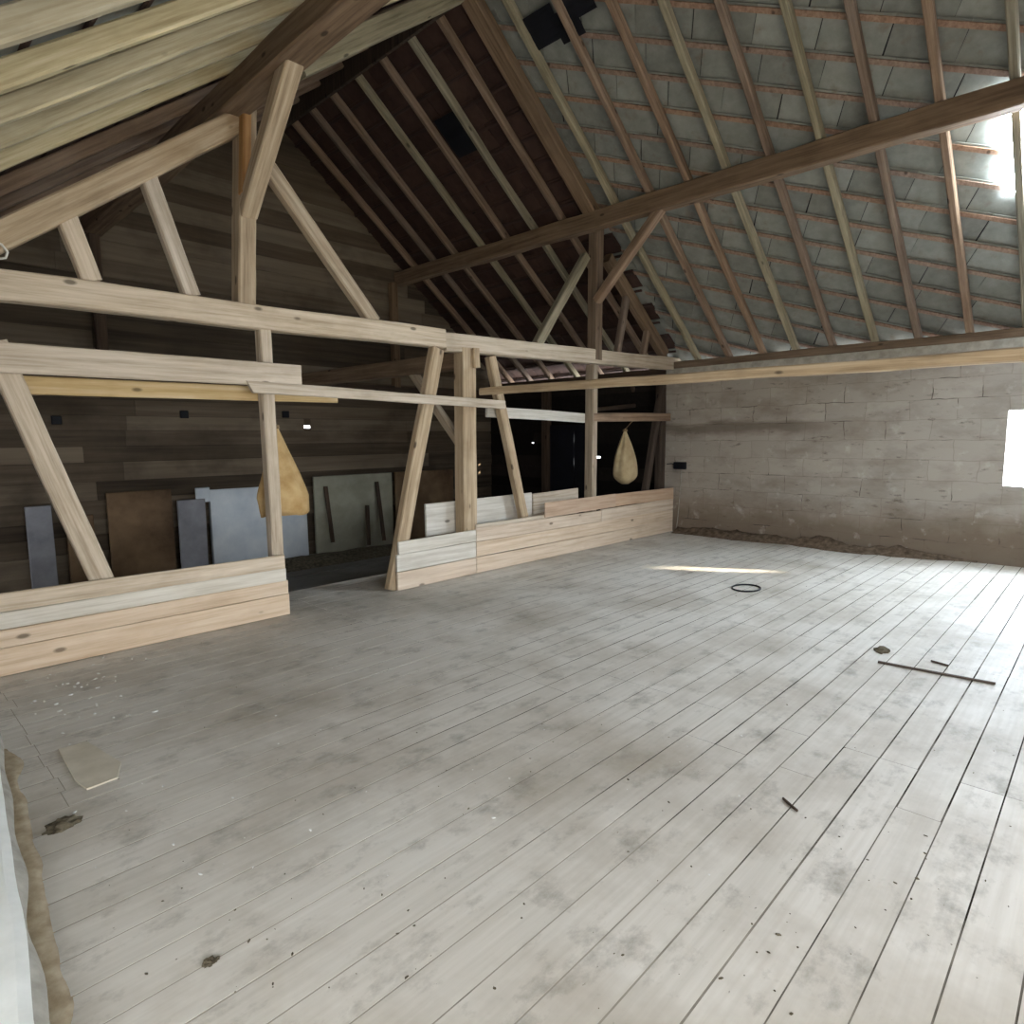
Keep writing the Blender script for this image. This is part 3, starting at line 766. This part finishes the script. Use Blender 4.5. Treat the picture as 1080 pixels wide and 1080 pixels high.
# broken thin board flake
pix = [(62, 792), (92, 784), (128, 806), (124, 822), (92, 834), (80, 826)]
bm = bmesh.new(); vs = [bm.verts.new(onZ(*q, 0) + Vector((0, 0, .003))) for q in pix]; f = bm.faces.new(vs)
g = bmesh.ops.extrude_face_region(bm, geom=[f])
for q in g['geom']:
    if isinstance(q, bmesh.types.BMVert): q.co.z += .008
bmesh.ops.recalc_face_normals(bm, faces=bm.faces)
tag(link('board_scrap', bm, simple('greyed_scrap', (186,178,160), (208,200,184), 6)), 'pale broken board scrap lying on the floor at the left', 'scrap')
# plaster crumbs and fine litter: beyond counting
def litter(name, n, area, smin, smax, mat, label, seed):
    rr = random.Random(seed); bm = bmesh.new()
    for _ in range(n):
        px, py = area(rr); c = onZ(px, py, 0)
        if c.y > 5.38 or c.x > 9.6 or c.x < .34: continue
        s = rr.uniform(smin, smax)*rr.uniform(.5, 1); t = bmesh.ops.create_icosphere(bm, subdivisions=1, radius=1)
        el = rr.uniform(.6, 2.2); an = rr.uniform(0, 6.28)
        for v in t['verts']:
            q = v.co*(1+.3*rr.uniform(-1, 1)); x, y = q.x*s*el, q.y*s
            v.co = Vector((c.x+x*math.cos(an)-y*math.sin(an), c.y+x*math.sin(an)+y*math.cos(an), max(0.0, q.z*s*.5+s*.3)))
    return tag(link(name, bm, mat), label, 'debris', kind='stuff')
litter('plaster_crumbs', 60, lambda r: (r.gauss(75, 35), r.gauss(725, 22)), .004, .012, chipm, 'white plaster crumbs scattered by the left partition', 1)
litter('floor_litter', 240, lambda r: (r.uniform(60, 1075), 600+470*r.random()**1.6), .002, .006, dirt_d, 'fine dark litter scattered over the floor boards', 2)
litter('pale_crumbs', 40, lambda r: (r.uniform(60, 800), 640+300*r.random()), .003, .007, chipm, 'pale crumbs scattered over the floor boards', 5)

# earth and dust banked against the block wall
bm = bmesh.new(); prev = None; n = 80
for i in range(n+1):
    y = 5.35 - i*.052; k = noise.noise(Vector((y*1.3, 0, 0))); wd = .26 + .16*k + .05*noise.noise(Vector((y*6, 2, 0)))
    h = max(.02, .10 + .09*noise.noise(Vector((y*1.8, 4, 0))))
    if y < 2.0: wd *= max(.12, 1-(2.0-y)*1.3); h *= max(.2, 1-(2.0-y)*1.1)
    row = [(0, h), (.25, h*.75), (.5, h*.34), (.78, h*.1), (1, 0)]
    cur = [bm.verts.new((XW-.001-q*wd, y+.015*noise.noise(Vector((y*9, q*5, 0))), z*(1+.4*noise.noise(Vector((y*8, q*7, 3)))))) for q, z in row] + [bm.verts.new((XW-.001-wd, y, -.004)), bm.verts.new((XW-.001, y, -.004))]
    if prev:
        for k2 in range(7): bm.faces.new((prev[k2], prev[(k2+1)%7], cur[(k2+1)%7], cur[k2]))
    else: first = cur
    prev = cur
bm.faces.new(first); bm.faces.new(prev[::-1]); bmesh.ops.recalc_face_normals(bm, faces=bm.faces)
tag(link('earth_bank', bm, dirt, smooth=True), 'brown earth and dust banked along the foot of the block wall', 'dirt', kind='stuff')
# chaff on the back floor
bm = bmesh.new(); vs = []
for i in range(31):
    for j in range(7):
        x = 3.0+i*.16; y = 8.75+j*.14; e = math.sin(math.pi*j/6)*math.sin(math.pi*i/30)
        vs.append(bm.verts.new((x, y, -.345+e*(.12+.1*noise.noise(Vector((x*2, y*2, 0)))))))
for i in range(30):
    for j in range(6): bm.faces.new((vs[i*7+j], vs[(i+1)*7+j], vs[(i+1)*7+j+1], vs[i*7+j+1]))
bmesh.ops.recalc_face_normals(bm, faces=bm.faces)
tag(link('chaff_heap', bm, dirt_d, smooth=True), 'low dark chaff heap on the floor before the far gable', 'chaff', kind='stuff')

# ------------------------------------------------------------------ light
w = bpy.data.worlds.new('sky'); sc.world = w; w.use_nodes = True
bg = w.node_tree.nodes['Background']; bg.inputs[0].default_value = (.94, .97, 1, 1); bg.inputs[1].default_value = 9
def portal(name, loc, rot, sx, sy):
    l = bpy.data.lights.new(name, 'AREA'); l.shape = 'RECTANGLE'; l.size = sx; l.size_y = sy; l.cycles.is_portal = True
    o = bpy.data.objects.new(name, l); COL.objects.link(o); o.location = loc; o.rotation_euler = rot
portal('door_daylight', ((DX0+DX1)/2, YF-.1, 1.25), (math.radians(90), 0, 0), DX1-DX0, 2.5)
s = bpy.data.lights.new('sun', 'SUN'); s.energy = 70; s.angle = math.radians(2.5); s.color = (1, .88, .68)
so = bpy.data.objects.new('sun', s); COL.objects.link(so)
so.rotation_euler = (Vector((7.15, 3.4, 0)) - Vector((XW+.125, -1.05, 1.88))).to_track_quat('-Z', 'Y').to_euler()

sc.view_settings.view_transform = 'Standard'; sc.view_settings.look = 'None'
sc.view_settings.gamma = 1; sc.view_settings.use_curve_mapping = False; sc.view_settings.exposure = .36
sc.cycles.max_bounces = 10; sc.cycles.diffuse_bounces = 6; sc.cycles.use_denoising = True
sc.cycles.sample_clamp_indirect = 6
